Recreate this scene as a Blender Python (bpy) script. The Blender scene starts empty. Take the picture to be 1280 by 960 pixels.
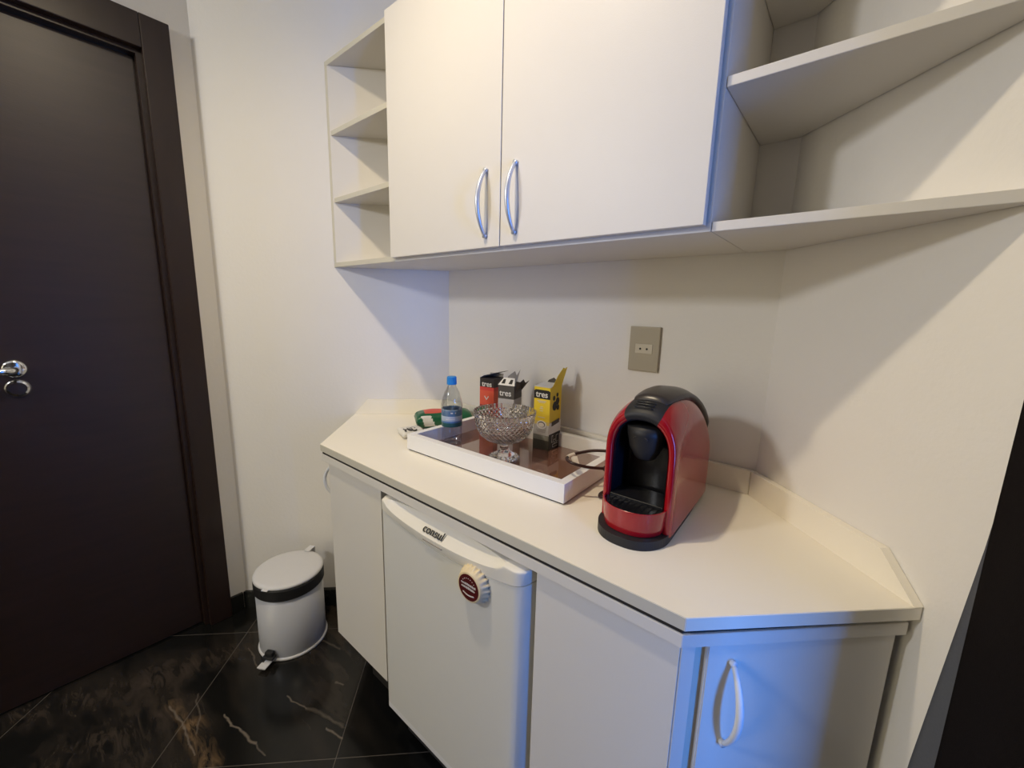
import bpy, bmesh, math, random
from mathutils import Vector, Matrix
random.seed(7)
PI = math.pi
C = bpy.context.scene.collection
S = bpy.context.scene

# ------------------------------------------------------------------ camera
CAM = (1.2458, -1.1010, 1.2801)
YAW, PITCH, ROLL, FPX = -0.6923, -0.1780, 0.0251, 511.91
def cam_axes():
    cy, sy = math.cos(YAW), math.sin(YAW); cp, sp = math.cos(PITCH), math.sin(PITCH)
    f = Vector((sy*cp, cy*cp, sp)); r = Vector((cy, -sy, 0)); u = r.cross(f)
    cr, sr = math.cos(ROLL), math.sin(ROLL)
    return cr*r + sr*u, -sr*r + cr*u, f
r_, u_, f_ = cam_axes()
cd = bpy.data.cameras.new('camera'); co = bpy.data.objects.new('camera', cd); C.objects.link(co)
m = Matrix.Identity(4)
for i in range(3):
    m[i][0] = r_[i]; m[i][1] = u_[i]; m[i][2] = -f_[i]; m[i][3] = CAM[i]
co.matrix_world = m
cd.sensor_width = 36; cd.lens = FPX*36/1280; cd.clip_start = 0.02
S.camera = co

# ------------------------------------------------------------------ world, lights, exposure
w = bpy.data.worlds.new('world'); S.world = w; w.use_nodes = True
w.node_tree.nodes['Background'].inputs[0].default_value = (0.35, 0.55, 1.0, 1)
w.node_tree.nodes['Background'].inputs[1].default_value = 1.0
S.view_settings.view_transform = 'Standard'; S.view_settings.look = 'None'
S.view_settings.gamma = 1; S.view_settings.use_curve_mapping = False
S.view_settings.exposure = 0.0

def lamp(name, kind, loc, energy, color, **kw):
    l = bpy.data.lights.new(name, kind); l.energy = energy; l.color = color
    for k, v in kw.items():
        if k != 'rot': setattr(l, k, v)
    o = bpy.data.objects.new(name, l); C.objects.link(o); o.location = loc
    if 'rot' in kw: o.rotation_euler = kw['rot']
    return o
lamp('ceiling_lamp_light', 'SPOT', (0.50, -0.93, 2.56), 52, (1.0, 0.83, 0.58), shadow_soft_size=0.035, spot_size=math.radians(154), spot_blend=1.0)
lamp('hall_lamp_light', 'AREA', (-0.25, -2.45, 2.20), 18, (0.84, 0.84, 0.86), shape='DISK', size=0.25, rot=(math.radians(60), 0, math.radians(-30)))
lamp('added_fill_light', 'AREA', (-0.25, -4.05, 1.45), 20, (0.96, 0.84, 0.58), shape='RECTANGLE', size=0.8, size_y=1.9, rot=(math.radians(90), 0, 0))  # added soft fill from behind the camera, no real opening there
lamp('window_daylight', 'AREA', (2.97, -1.26, 1.05), 84, (0.02, 0.25, 1.0), shape='RECTANGLE', size=1.5, size_y=0.44,
     rot=(0, math.radians(90), 0))

# ------------------------------------------------------------------ materials
def mat(name, col, rough=0.5, metal=0.0, spec=0.5, coat=0.0, noise=0.0, nscale=40, bump=0.0, bscale=200,
        trans=0.0, ior=1.45, stretch=None, coat_rough=0.05):
    mt = bpy.data.materials.new(name); mt.use_nodes = True
    nt = mt.node_tree; p = nt.nodes['Principled BSDF']
    p.inputs['Base Color'].default_value = (*col, 1); p.inputs['Roughness'].default_value = rough
    p.inputs['Metallic'].default_value = metal; p.inputs['Specular IOR Level'].default_value = spec
    p.inputs['Coat Weight'].default_value = coat; p.inputs['Coat Roughness'].default_value = coat_rough
    p.inputs['Transmission Weight'].default_value = trans; p.inputs['IOR'].default_value = ior
    tc = nt.nodes.new('ShaderNodeTexCoord'); mp = nt.nodes.new('ShaderNodeMapping')
    nt.links.new(tc.outputs['Object'], mp.inputs[0])
    if stretch: mp.inputs['Scale'].default_value = stretch
    nz = nt.nodes.new('ShaderNodeTexNoise'); nz.inputs['Scale'].default_value = nscale; nz.inputs['Detail'].default_value = 6
    nt.links.new(mp.outputs[0], nz.inputs[0])
    mx = nt.nodes.new('ShaderNodeMix'); mx.data_type = 'RGBA'
    mx.inputs[6].default_value = (*[c*(1-noise) for c in col], 1); mx.inputs[7].default_value = (*[min(1, c*(1+noise)) for c in col], 1)
    nt.links.new(nz.outputs[0], mx.inputs[0]); nt.links.new(mx.outputs[2], p.inputs['Base Color'])
    if bump:
        n2 = nt.nodes.new('ShaderNodeTexNoise'); n2.inputs['Scale'].default_value = bscale; n2.inputs['Detail'].default_value = 3
        nt.links.new(mp.outputs[0], n2.inputs[0])
        b = nt.nodes.new('ShaderNodeBump'); b.inputs['Strength'].default_value = bump; b.inputs['Distance'].default_value = 0.002
        nt.links.new(n2.outputs[0], b.inputs['Height']); nt.links.new(b.outputs[0], p.inputs['Normal'])
    return mt

M = dict(
    wall=mat('wall_paint', (0.81, 0.785, 0.74), 0.85, spec=0.2, noise=0.02, nscale=6, bump=0.25, bscale=90),
    ceil=mat('ceiling_paint', (0.86, 0.85, 0.82), 0.9, spec=0.1, noise=0.01),
    lam=mat('white_laminate', (0.74, 0.71, 0.655), 0.42, spec=0.35, noise=0.012, nscale=15, bump=0.08, bscale=500),
    top=mat('cream_worktop_laminate', (0.90, 0.85, 0.73), 0.34, spec=0.4, noise=0.015, nscale=9, bump=0.05, bscale=400),
    edge=mat('beige_front_edge', (0.60, 0.57, 0.48), 0.45, spec=0.3, noise=0.02),  # darker, greyer beige than the board faces
    capm=mat('cream_grip_plastic', (0.78, 0.75, 0.67), 0.38, spec=0.4, noise=0.01),
    dark=mat('shadow_gap_board', (0.02, 0.017, 0.014), 0.7),
    fridge=mat('fridge_enamel', (0.72, 0.71, 0.66), 0.30, spec=0.5, noise=0.01),
    fshade=mat('fridge_gap_shade', (0.03, 0.03, 0.034), 0.6),  # near-black: shade of the gaps beside the fridge put into the body colour
    rubber=mat('dark_rubber', (0.02, 0.02, 0.022), 0.5),
    satin=mat('satin_metal_handle', (0.66, 0.70, 0.78), 0.32, metal=0.55, spec=0.6),
    white_h=mat('white_handle', (0.74, 0.76, 0.78), 0.35, spec=0.5),
    chrome=mat('chrome', (0.75, 0.76, 0.78), 0.12, metal=1.0),
    wood=mat('dark_stained_wood', (0.024, 0.012, 0.009), 0.42, spec=0.5, coat=0.7, coat_rough=0.34, noise=0.45, nscale=5,
             stretch=(1, 1, 9), bump=0.15, bscale=60),
    woodf=mat('dark_wood_casing', (0.022, 0.011, 0.008), 0.38, spec=0.5, coat=0.15, coat_rough=0.3, noise=0.4, nscale=6, stretch=(6, 6, 1)),
    red=mat('glossy_red_plastic', (0.34, 0.004, 0.010), 0.20, spec=0.5, coat=0.6, noise=0.02),
    blk=mat('gloss_black_plastic', (0.010, 0.010, 0.012), 0.22, spec=0.5),
    mblk=mat('matt_black_plastic', (0.018, 0.018, 0.019), 0.48, spec=0.4, bump=0.05),
    lid=mat('lid_dark_plastic', (0.032, 0.026, 0.024), 0.30, spec=0.6),
    tray=mat('white_lacquer', (0.84, 0.83, 0.81), 0.35, spec=0.4, noise=0.01),
    mirror=mat('bronze_mirror_glass', (0.17, 0.075, 0.05), 0.07, spec=0.9, coat=1.0, noise=0.10, nscale=12, coat_rough=0.03),
    glass=mat('cut_glass', (1.0, 0.985, 0.98), 0.03, trans=1.0, ior=1.46),
    cap=mat('blue_cap_plastic', (0.02, 0.24, 0.62), 0.4),
    green=mat('green_foil', (0.012, 0.105, 0.045), 0.3, spec=0.5, noise=0.25, nscale=30),
    redp=mat('red_print', (0.62, 0.09, 0.05), 0.4, noise=0.15, nscale=60),
    whitep=mat('white_print', (0.72, 0.70, 0.66), 0.45, noise=0.05),
    wbag=mat('white_foil', (0.72, 0.70, 0.65), 0.4, noise=0.08, nscale=50),
    blackp=mat('black_print', (0.012, 0.011, 0.011), 0.4),
    greyp=mat('grey_card', (0.32, 0.29, 0.26), 0.6, noise=0.1),
    dgreyp=mat('dark_grey_card', (0.055, 0.045, 0.04), 0.5, noise=0.3),
    yel=mat('yellow_card', (0.80, 0.58, 0.02), 0.45, noise=0.03),
    card=mat('bare_card', (0.66, 0.60, 0.50), 0.7, noise=0.05),
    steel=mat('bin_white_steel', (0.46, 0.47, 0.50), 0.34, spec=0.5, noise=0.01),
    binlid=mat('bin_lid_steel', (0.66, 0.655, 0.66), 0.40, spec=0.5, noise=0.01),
    outlet=mat('beige_socket_plastic', (0.40, 0.355, 0.265), 0.45, noise=0.01),
    module=mat('cream_socket_insert', (0.56, 0.51, 0.40), 0.4, noise=0.01),
    cord=mat('dark_brown_cord', (0.030, 0.010, 0.008), 0.4),
    curtain=mat('black_cloth', (0.010, 0.008, 0.008), 0.9, spec=0.1, noise=0.2, nscale=300, bump=0.3, bscale=700),
    curtg=mat('slate_cloth', (0.10, 0.105, 0.12), 0.85, spec=0.1, noise=0.1, nscale=300),
    cream=mat('cream_enamel', (0.74, 0.62, 0.40), 0.35, noise=0.03),
    maroon=mat('maroon_print', (0.085, 0.008, 0.010), 0.35, noise=0.2, nscale=90),
)

# thin clear plastic
def clear_plastic(name, tint, amount=0.12):
    mt = bpy.data.materials.new(name); mt.use_nodes = True; nt = mt.node_tree; nt.nodes.clear()
    out = nt.nodes.new('ShaderNodeOutputMaterial'); mx = nt.nodes.new('ShaderNodeMixShader')
    t = nt.nodes.new('ShaderNodeBsdfTransparent'); t.inputs[0].default_value = (*tint, 1)
    g = nt.nodes.new('ShaderNodeBsdfGlossy'); g.inputs['Roughness'].default_value = 0.08
    lw = nt.nodes.new('ShaderNodeLayerWeight'); lw.inputs[0].default_value = 0.35
    ad = nt.nodes.new('ShaderNodeMath'); ad.operation = 'MULTIPLY_ADD'; ad.inputs[1].default_value = 0.55; ad.inputs[2].default_value = amount
    nt.links.new(lw.outputs['Facing'], ad.inputs[0]); nt.links.new(ad.outputs[0], mx.inputs[0])
    nt.links.new(t.outputs[0], mx.inputs[1]); nt.links.new(g.outputs[0], mx.inputs[2]); nt.links.new(mx.outputs[0], out.inputs[0])
    return mt
M['pet'] = clear_plastic('clear_bottle_plastic', (0.86, 0.88, 0.90), 0.05)

def banded(name, axis, stops, rough=0.42, scale=1.0):
    """constant colour bands along one object axis: stops = [(pos_in_m, colour)...] (printed packaging)"""
    mt = bpy.data.materials.new(name); mt.use_nodes = True; nt = mt.node_tree; p = nt.nodes['Principled BSDF']
    p.inputs['Roughness'].default_value = rough
    tc = nt.nodes.new('ShaderNodeTexCoord'); sx = nt.nodes.new('ShaderNodeSeparateXYZ'); nt.links.new(tc.outputs['Object'], sx.inputs[0])
    mu = nt.nodes.new('ShaderNodeMath'); mu.operation = 'MULTIPLY'; mu.inputs[1].default_value = 1/scale
    nt.links.new(sx.outputs['XYZ'.index(axis)], mu.inputs[0])
    cr = nt.nodes.new('ShaderNodeValToRGB'); cr.color_ramp.interpolation = 'CONSTANT'
    nt.links.new(mu.outputs[0], cr.inputs[0]); nt.links.new(cr.outputs[0], p.inputs['Base Color'])
    e = cr.color_ramp.elements
    e[0].position = 0; e[0].color = (*stops[0][1], 1); e[1].position = stops[1][0]/scale; e[1].color = (*stops[1][1], 1)
    for s, c in stops[2:]:
        n = e.new(s/scale); n.color = (*c, 1)
    return mt

def marble():
    mt = bpy.data.materials.new('black_marble_tiles'); mt.use_nodes = True; nt = mt.node_tree; p = nt.nodes['Principled BSDF']
    L = nt.links.new; N = nt.nodes.new
    tc = N('ShaderNodeTexCoord'); sx = N('ShaderNodeSeparateXYZ'); L(tc.outputs['Object'], sx.inputs[0])
    def mth(op, a, b=None, c=None):
        n = N('ShaderNodeMath'); n.operation = op
        for i, v in enumerate((a, b, c)):
            if v is None: continue
            if isinstance(v, (int, float)): n.inputs[i].default_value = v
            else: L(v, n.inputs[i])
        return n.outputs[0]
    u = mth('ADD', sx.outputs[0], sx.outputs[1]); v = mth('SUBTRACT', sx.outputs[0], sx.outputs[1])
    def line(c, off):
        t = mth('ADD', c, -off + 7.06); t = mth('MODULO', t, 0.706)
        t = mth('SUBTRACT', t, 0.353); t = mth('ABSOLUTE', t)
        return mth('GREATER_THAN', t, 0.353-0.0016)
    g = mth('MAXIMUM', line(u, -0.403), line(v, 0.924))
    # veins: band where a warped noise crosses its middle value
    def vein(scale, width, col, base, rot, stretch=(1, 1, 1), seed=0.0, maskscale=2.0, thr=0.5, det=4):
        mp = N('ShaderNodeMapping'); L(tc.outputs['Object'], mp.inputs[0]); mp.inputs['Rotation'].default_value = (0, 0, rot)
        mp.inputs['Scale'].default_value = stretch; mp.inputs['Location'].default_value = (seed, seed*1.7, 0)
        nz = N('ShaderNodeTexNoise'); nz.inputs['Scale'].default_value = scale; nz.inputs['Detail'].default_value = det
        nz.inputs['Roughness'].default_value = 0.5; nz.inputs['Distortion'].default_value = 0.0
        L(mp.outputs[0], nz.inputs[0])
        d = mth('ABSOLUTE', mth('SUBTRACT', nz.outputs[0], 0.5)); b = mth('SUBTRACT', 1.0, mth('MULTIPLY', d, 1/width)); b = mth('MAXIMUM', b, 0.0)
        nm = N('ShaderNodeTexNoise'); nm.inputs['Scale'].default_value = maskscale; nm.inputs['Detail'].default_value = 2
        mp2 = N('ShaderNodeMapping'); L(tc.outputs['Object'], mp2.inputs[0]); mp2.inputs['Location'].default_value = (seed*3.1, 2.2+seed, 0); L(mp2.outputs[0], nm.inputs[0])
        k = mth('MULTIPLY', mth('MAXIMUM', mth('SUBTRACT', nm.outputs[0], thr), 0.0), 6.0); k = mth('MINIMUM', k, 1.0)
        f = mth('MULTIPLY', b, k)
        mx = N('ShaderNodeMix'); mx.data_type = 'RGBA'; L(f, mx.inputs[0]); L(base, mx.inputs[6]); mx.inputs[7].default_value = (*col, 1)
        return mx.outputs[2]
    base = N('ShaderNodeRGB'); base.outputs[0].default_value = (0.006, 0.006, 0.0055, 1)
    c = vein(2.6, 0.10, (0.040, 0.031, 0.024), base.outputs[0], 0.5, (1, 3.2, 1), 0.4, 1.4, 0.48, 6)
    # single veins of the slabs, each a warped line with its own width
    wn = N('ShaderNodeTexNoise'); wn.inputs['Scale'].default_value = 11; wn.inputs['Detail'].default_value = 5; L(tc.outputs['Object'], wn.inputs[0])
    ws = N('ShaderNodeVectorMath'); ws.operation = 'MULTIPLY_ADD'; L(wn.outputs['Color'], ws.inputs[0]); ws.inputs[1].default_value = (0.055, 0.055, 0)
    L(tc.outputs['Object'], ws.inputs[2]); wx = N('ShaderNodeSeparateXYZ'); L(ws.outputs[0], wx.inputs[0])
    X_ = mth('SUBTRACT', wx.outputs[0], 0.0275); Y_ = mth('SUBTRACT', wx.outputs[1], 0.0275)
    gr = N('ShaderNodeTexNoise'); gr.inputs['Scale'].default_value = 7; gr.inputs['Detail'].default_value = 6; gr.inputs['Roughness'].default_value = 0.6; gr.inputs['Distortion'].default_value = 2.2
    gm = N('ShaderNodeMapping'); L(tc.outputs['Object'], gm.inputs[0]); gm.inputs['Scale'].default_value = (1, 3.5, 1); gm.inputs['Rotation'].default_value = (0, 0, 0.15); L(gm.outputs[0], gr.inputs[0])
    def stroke(p0, p1, width, col, c, amt=1.0, grain=False):
        dx, dy = p1[0]-p0[0], p1[1]-p0[1]; ln = math.hypot(dx, dy); dx /= ln; dy /= ln
        al = mth('ADD', mth('MULTIPLY', X_, dx), mth('MULTIPLY', Y_, dy)); al = mth('SUBTRACT', al, p0[0]*dx+p0[1]*dy)
        ac = mth('ADD', mth('MULTIPLY', X_, -dy), mth('MULTIPLY', Y_, dx)); ac = mth('ABSOLUTE', mth('SUBTRACT', ac, -p0[0]*dy+p0[1]*dx))
        en = mth('MAXIMUM', mth('SUBTRACT', mth('ABSOLUTE', mth('SUBTRACT', al, ln/2)), ln/2), 0.0)
        d = mth('ADD', ac, en); f = mth('MAXIMUM', mth('SUBTRACT', 1.0, mth('DIVIDE', d, width)), 0.0); f = mth('POWER', f, 0.8)
        if grain: f = mth('MULTIPLY', f, mth('MINIMUM', mth('MAXIMUM', mth('MULTIPLY', mth('SUBTRACT', gr.outputs[0], 0.40), 3.2), 0.0), 1.0))
        f = mth('MULTIPLY', f, amt)
        m_ = N('ShaderNodeMix'); m_.data_type = 'RGBA'; L(f, m_.inputs[0]); L(c, m_.inputs[6]); m_.inputs[7].default_value = (*col, 1)
        return m_.outputs[2]
    br = (0.062, 0.047, 0.036)
    for p0, p1, wd in (((-.60, -1.25), (-.43, -.93), .10), ((-.36, -1.2), (-.27, -.95), .09), ((-.48, -.96), (-.37, -.72), .07), ((-.30, -1.08), (-.16, -1.02), .06)):
        c = stroke(p0, p1, wd, br, c, 0.8, True)
    oc = (0.20, 0.125, 0.062)
    for p0, p1, wd in (((-.30, -.925), (-.15, -.905), .022), ((-.17, -.905), (.02, -.905), .038)):
        c = stroke(p0, p1, wd, oc, c, 0.9, True)
    lt = (0.20, 0.165, 0.13)
    for p0, p1, wd, am in (((-.124, -.826), (-.039, -.819), .0035, .9), ((-.039, -.819), (.042, -.80), .005, .8), ((.042, -.80), (.10, -.80), .003, .5), ((-.049, -.677), (.042, -.652), .003, .6), ((.042, -.652), (.189, -.60), .008, .35),
                           ((.158, -.643), (.217, -.623), .004, .7), ((-.36, -.69), (-.25, -.69), .003, .4), ((-.29, -.93), (-.16, -.915), .005, .6), ((-.17, -.915), (-.05, -.93), .004, .6), ((-.207, -.503), (-.094, -.465), .006, .3), ((-.27, -.86), (-.12, -.90), .003, .4), ((-.02, -1.0), (.10, -.96), .004, .6),
                           ((.30, -.80), (.50, -.74), .004, .5), ((.02, -.55), (.06, -.54), .004, .5)):
        c = stroke(p0, p1, wd, lt, c, am)
    mx = N('ShaderNodeMix'); mx.data_type = 'RGBA'; L(mth('MULTIPLY', g, 0.55), mx.inputs[0]); L(c, mx.inputs[6]); mx.inputs[7].default_value = (0.16, 0.14, 0.12, 1)
    L(mx.outputs[2], p.inputs['Base Color']); p.inputs['Roughness'].default_value = 0.16; p.inputs['Specular IOR Level'].default_value = 0.4
    return mt
M['marble'] = marble()
M['skirt'] = mat('black_marble_skirting', (0.014, 0.015, 0.014), 0.2, noise=0.5, nscale=8)

# ------------------------------------------------------------------ helpers
def wm(o):
    m = Matrix.LocRotScale(o.location, o.rotation_euler, o.scale)
    return wm(o.parent) @ m if o.parent else m
def obj(name, bm, material, parent=None, smooth=False, local=False, kind=None, label=None):
    me = bpy.data.meshes.new(name); bmesh.ops.recalc_face_normals(bm, faces=bm.faces[:]); bm.to_mesh(me); bm.free()
    mats = material if isinstance(material, (list, tuple)) else [material]
    for x in mats: me.materials.append(x)
    if smooth:
        for p in me.polygons: p.use_smooth = True
    o = bpy.data.objects.new(name, me); C.objects.link(o)
    if parent:
        o.parent = parent
        if not local: me.transform(wm(parent).inverted())
    if kind: o['kind'] = kind
    if label: o['label'] = label
    return o
def front_edges(bm, mi=1, lim=-0.85):
    """front-facing narrow edges take the darker beige material"""
    bmesh.ops.recalc_face_normals(bm, faces=bm.faces[:])
    for f in bm.faces:
        if f.normal.y < lim and abs(f.normal.z) < 0.3: f.material_index = mi
def thing(name, label, cat, loc=(0, 0, 0), rz=0.0, group=None):
    o = bpy.data.objects.new(name, None); C.objects.link(o); o.location = loc; o.rotation_euler = (0, 0, rz)
    o.empty_display_size = 0.05
    o['label'] = label; o['category'] = cat
    if group: o['group'] = group
    return o
def tag(o, label, cat, group=None):
    o['label'] = label; o['category'] = cat
    if group: o['group'] = group
    return o
def B(): return bmesh.new()
def add(bm, verts, faces, mi=0):
    vs = [bm.verts.new(v) for v in verts]
    out = []
    for f in faces:
        try: q = bm.faces.new([vs[i] for i in f]); q.material_index = mi; out.append(q)
        except ValueError: pass
    return out
def box(bm, x0, x1, y0, y1, z0, z1, bev=0.0, mi=0, seg=2, M4=None):
    b = bmesh.new()
    v = [(x, y, z) for x in (x0, x1) for y in (y0, y1) for z in (z0, z1)]
    add(b, v, [(0, 1, 3, 2), (4, 6, 7, 5), (0, 4, 5, 1), (2, 3, 7, 6), (0, 2, 6, 4), (1, 5, 7, 3)], mi)
    if bev: bmesh.ops.bevel(b, geom=b.edges[:], offset=bev, segments=seg, affect='EDGES', profile=0.6)
    if M4 is not None: bmesh.ops.transform(b, matrix=M4, verts=b.verts[:])
    merge(bm, b)
def merge(bm, b):
    me = bpy.data.meshes.new('tmp'); b.to_mesh(me); b.free(); bm.from_mesh(me); bpy.data.meshes.remove(me)
def prism(bm, poly, z0, z1, bev=0.0, mi=0):
    b = bmesh.new(); n = len(poly)
    add(b, [(x, y, z0) for x, y in poly] + [(x, y, z1) for x, y in poly],
        [tuple(range(n))[::-1], tuple(range(n, 2*n))] + [(i, (i+1) % n, n+(i+1) % n, n+i) for i in range(n)], mi)
    if bev: bmesh.ops.bevel(b, geom=b.edges[:], offset=bev, segments=2, affect='EDGES')
    merge(bm, b)
def lathe(bm, prof, n=48, c=(0, 0, 0), mi=0, rfun=None, close=False):
    rings = []
    for k, (r, z) in enumerate(prof):
        ring = []
        for i in range(n):
            a = 2*PI*i/n; rr = max(r, 1e-5)
            if rfun: rr = rfun(k, r, z, a)
            ring.append(bm.verts.new((c[0]+rr*math.cos(a), c[1]+rr*math.sin(a), c[2]+z)))
        rings.append(ring)
    m = len(prof)
    for k in range(m if close else m-1):
        a, b2 = rings[k], rings[(k+1) % m]
        for i in range(n):
            f = bm.faces.new((a[i], a[(i+1) % n], b2[(i+1) % n], b2[i])); f.material_index = mi
    if not close:
        for ring in (rings[0], rings[-1]):
            f = bm.faces.new(ring); f.material_index = mi
def tube(bm, pts, r, n=10, mi=0, flat=None):
    """tube along smooth points; r number or list; flat=(vector, factor) squashes the section along vector"""
    P = [Vector(p) for p in pts]; m = len(P); rings = []; prev = None
    for i in range(m):
        t = (P[min(i+1, m-1)] - P[max(i-1, 0)]).normalized()
        if prev is None:
            a = Vector((0, 0, 1)) if abs(t.z) < 0.9 else Vector((1, 0, 0)); nrm = t.cross(a).normalized()
        else: nrm = (prev - t*prev.dot(t)).normalized()
        prev = nrm; bn = t.cross(nrm); rr = r[i] if isinstance(r, (list, tuple)) else r
        ring = []
        for k in range(n):
            a = 2*PI*k/n; d = nrm*math.cos(a)*rr + bn*math.sin(a)*rr
            if flat: fv = Vector(flat[0]); d = d + fv*(d.dot(fv)*(flat[1]-1))
            ring.append(bm.verts.new(P[i]+d))
        rings.append(ring)
    for i in range(m-1):
        for k in range(n):
            f = bm.faces.new((rings[i][k], rings[i][(k+1) % n], rings[i+1][(k+1) % n], rings[i+1][k])); f.material_index = mi
    for ring in (rings[0], rings[-1]):
        f = bm.faces.new(ring); f.material_index = mi
def catmull(pts, k=8):
    P = [Vector(p) for p in pts]; out = []
    for i in range(len(P)-1):
        a = P[max(i-1, 0)]; b = P[i]; c = P[i+1]; d = P[min(i+2, len(P)-1)]
        for j in range(k):
            t = j/k
            out.append(0.5*((2*b) + (c-a)*t + (2*a-5*b+4*c-d)*t*t + (3*b-a-3*c+d)*t**3))
    out.append(P[-1]); return out
def text_obj(name, body, size, M4, material, parent, extrude=0.0004, align='CENTER', bold=0.0, shear=0.0, spacing=1.0):
    cu = bpy.data.curves.new('txt', 'FONT'); cu.body = body; cu.size = size; cu.extrude = extrude; cu.align_x = align; cu.align_y = 'CENTER'
    cu.offset = bold; cu.shear = shear; cu.space_character = spacing
    to = bpy.data.objects.new('txt', cu); C.objects.link(to)
    dg = bpy.context.evaluated_depsgraph_get(); me = bpy.data.meshes.new_from_object(to.evaluated_get(dg))
    bpy.data.objects.remove(to); bpy.data.curves.remove(cu)
    me.transform(M4); me.materials.clear(); me.materials.append(material)
    o = bpy.data.objects.new(name, me); C.objects.link(o); o.parent = parent
    me.transform(wm(parent).inverted())
    return o
def frame_m(origin, xdir, ydir):
    x = Vector(xdir).normalized(); y = Vector(ydir).normalized(); z = x.cross(y)
    return Matrix(((x[0], y[0], z[0], origin[0]), (x[1], y[1], z[1], origin[1]), (x[2], y[2], z[2], origin[2]), (0, 0, 0, 1)))

q = math.sqrt(0.5)
W = 1.104
ZC, ZCB = 0.855, 0.833          # worktop top and underside
H = 2.62                        # ceiling
def lw(y): return (y, y)        # a point on the left angled wall
def rw(y): return (W - y, y)    # on the right angled wall

# ------------------------------------------------------------------ the room
def struct(name, bm, mt, parent=None):
    o = obj(name, bm, mt, parent)
    if not parent: o['kind'] = 'structure'
    return o
b = B(); box(b, -1.2, 3.2, -4.2, 0.3, -0.1, 0.0); struct('floor', b, M['marble'])
b = B(); box(b, -1.2, 3.2, -4.2, 0.3, H, H+0.1); struct('ceiling', b, M['ceil'])
T = 0.10
b = B(); prism(b, [(0, 0), (W, 0), (W+T*0.42, T), (-T*0.42, T)], 0, H); struct('wall_back', b, M['wall'])
b = B(); prism(b, [(0, 0), (-T*0.42, T), (-0.61-T, -0.61+T*0.42), (-0.61, -0.61)], 0, H); struct('wall_left', b, M['wall'])
RE = (1.78, -0.676)
b = B(); prism(b, [(W, 0), RE, (RE[0]+0.10, RE[1]), (RE[0]+0.10, RE[1]+0.14), (W+T*0.42, T)], 0, H); struct('wall_right', b, M['wall'])
DY0, DY1, DZ = -0.742, -1.60, 2.065       # door opening
b = B()
box(b, -0.61-T, -0.61, DY0, -0.61, 0, H); box(b, -0.61-T, -0.61, DY1, DY0, DZ, H); box(b, -0.61-T, -0.61, -4.2, DY1, 0, H)
struct('wall_door', b, M['wall'])
b = B(); box(b, -0.71, 3.1, -4.2, -4.1, 0, H); struct('wall_front', b, M['wall'])
b = B(); box(b, RE[0]+0.10, 3.1, RE[1], RE[1]+0.1, 0, H); struct('wall_side', b, M['wall'])
b = B(); box(b, 2.00, 2.10, -4.1, -0.905, 0, H); struct('light_block_wall', b, M['woodf'])  # unseen, added to block window light; dark wood keeps bounce low
b = B()
WY0, WY1, WZ0, WZ1 = -1.50, -1.02, 0.28, 1.82
box(b, 3.0, 3.1, -4.1, WY0, 0, H); box(b, 3.0, 3.1, WY1, RE[1]+.1, 0, H); box(b, 3.0, 3.1, WY0, WY1, 0, WZ0); box(b, 3.0, 3.1, WY0, WY1, WZ1, H)
struct('wall_window', b, M['wall'])
b = B()
for a0, a1, c0, c1 in ((WY0, WY0+.03, WZ0, WZ1), (WY1-.03, WY1, WZ0, WZ1), (WY0+.03, WY1-.03, WZ0, WZ0+.03), (WY0+.03, WY1-.03, WZ1-.03, WZ1)):
    box(b, 3.01, 3.06, a0, a1, c0, c1)
struct('window_1', b, M['chrome'])
# marble skirting along the left angled wall and the strip beside the casing
b = B(); prism(b, [(-0.3, -0.3), (-0.61, -0.61), (-0.61+0.004, -0.622), (-0.588, -0.61), (-0.285, -0.315)], 0, 0.075, 0.001); struct('baseboard_left', b, M['skirt'])
b = B(); box(b, -0.61, -0.597, -0.668, -0.624, 0, 0.075, 0.001); struct('baseboard_door', b, M['skirt'])

# dark door
d = bpy.data.objects.new('door_1', None); C.objects.link(d); d.location = (-0.61, DY0, 0); d['kind'] = 'structure'
b = B()
cw = 0.075
box(b, -0.61, -0.588, DY0-0.004, DY0+cw-0.004, 0, DZ+cw+.02, 0.003)
box(b, -0.61, -0.588, DY1, DY0-0.004, DZ-.004, DZ+cw+.02, 0.003)
box(b, -0.61, -0.588, DY1-cw, DY1, 0, DZ+cw+.02, 0.003)
obj('door_casing', b, M['woodf'], d)
b = B()
box(b, -0.71, -0.61, DY0-0.018, DY0, 0, DZ, 0.001); box(b, -0.71, -0.61, DY1, DY1+0.018, 0, DZ, 0.001); box(b, -0.71, -0.61, DY1+0.018, DY0-0.018, DZ-0.018, DZ, 0.001)
box(b, -0.655, -0.640, DY0-0.032, DY0-0.018, 0, DZ-.018, 0.001)
obj('door_jamb', b, M['woodf'], d)
b = B(); box(b, -0.675, -0.636, DY1+0.021, DY0-0.021, 0.006, DZ-0.021, 0.002); leaf = obj('door_leaf', b, M['wood'], d)
def rosette(z, y=-1.122):
    b = B()
    prof = [(0.0, 0.0), (0.026, 0.0), (0.026, 0.004), (0.023, 0.008), (0.018, 0.010), (0.0, 0.010)]
    lathe(b, prof, 32); bmesh.ops.transform(b, matrix=Matrix.Translation((-0.636, y, z)) @ Matrix.Rotation(PI/2, 4, 'Y'), verts=b.verts[:])
    return b
b = rosette(1.075)
tube(b, catmull([(-0.628, -1.122, 1.075), (-0.600, -1.122, 1.075), (-0.585, -1.128, 1.075), (-0.580, -1.150, 1.074), (-0.580, -1.20, 1.073), (-0.582, -1.255, 1.070)]), 0.0095, 14)
obj('door_handle', b, M['chrome'], d, smooth=True, label='chrome lever handle')
b = rosette(1.017)
box(b, -0.6265, -0.624, -1.124, -1.120, 1.008, 1.026)
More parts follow.
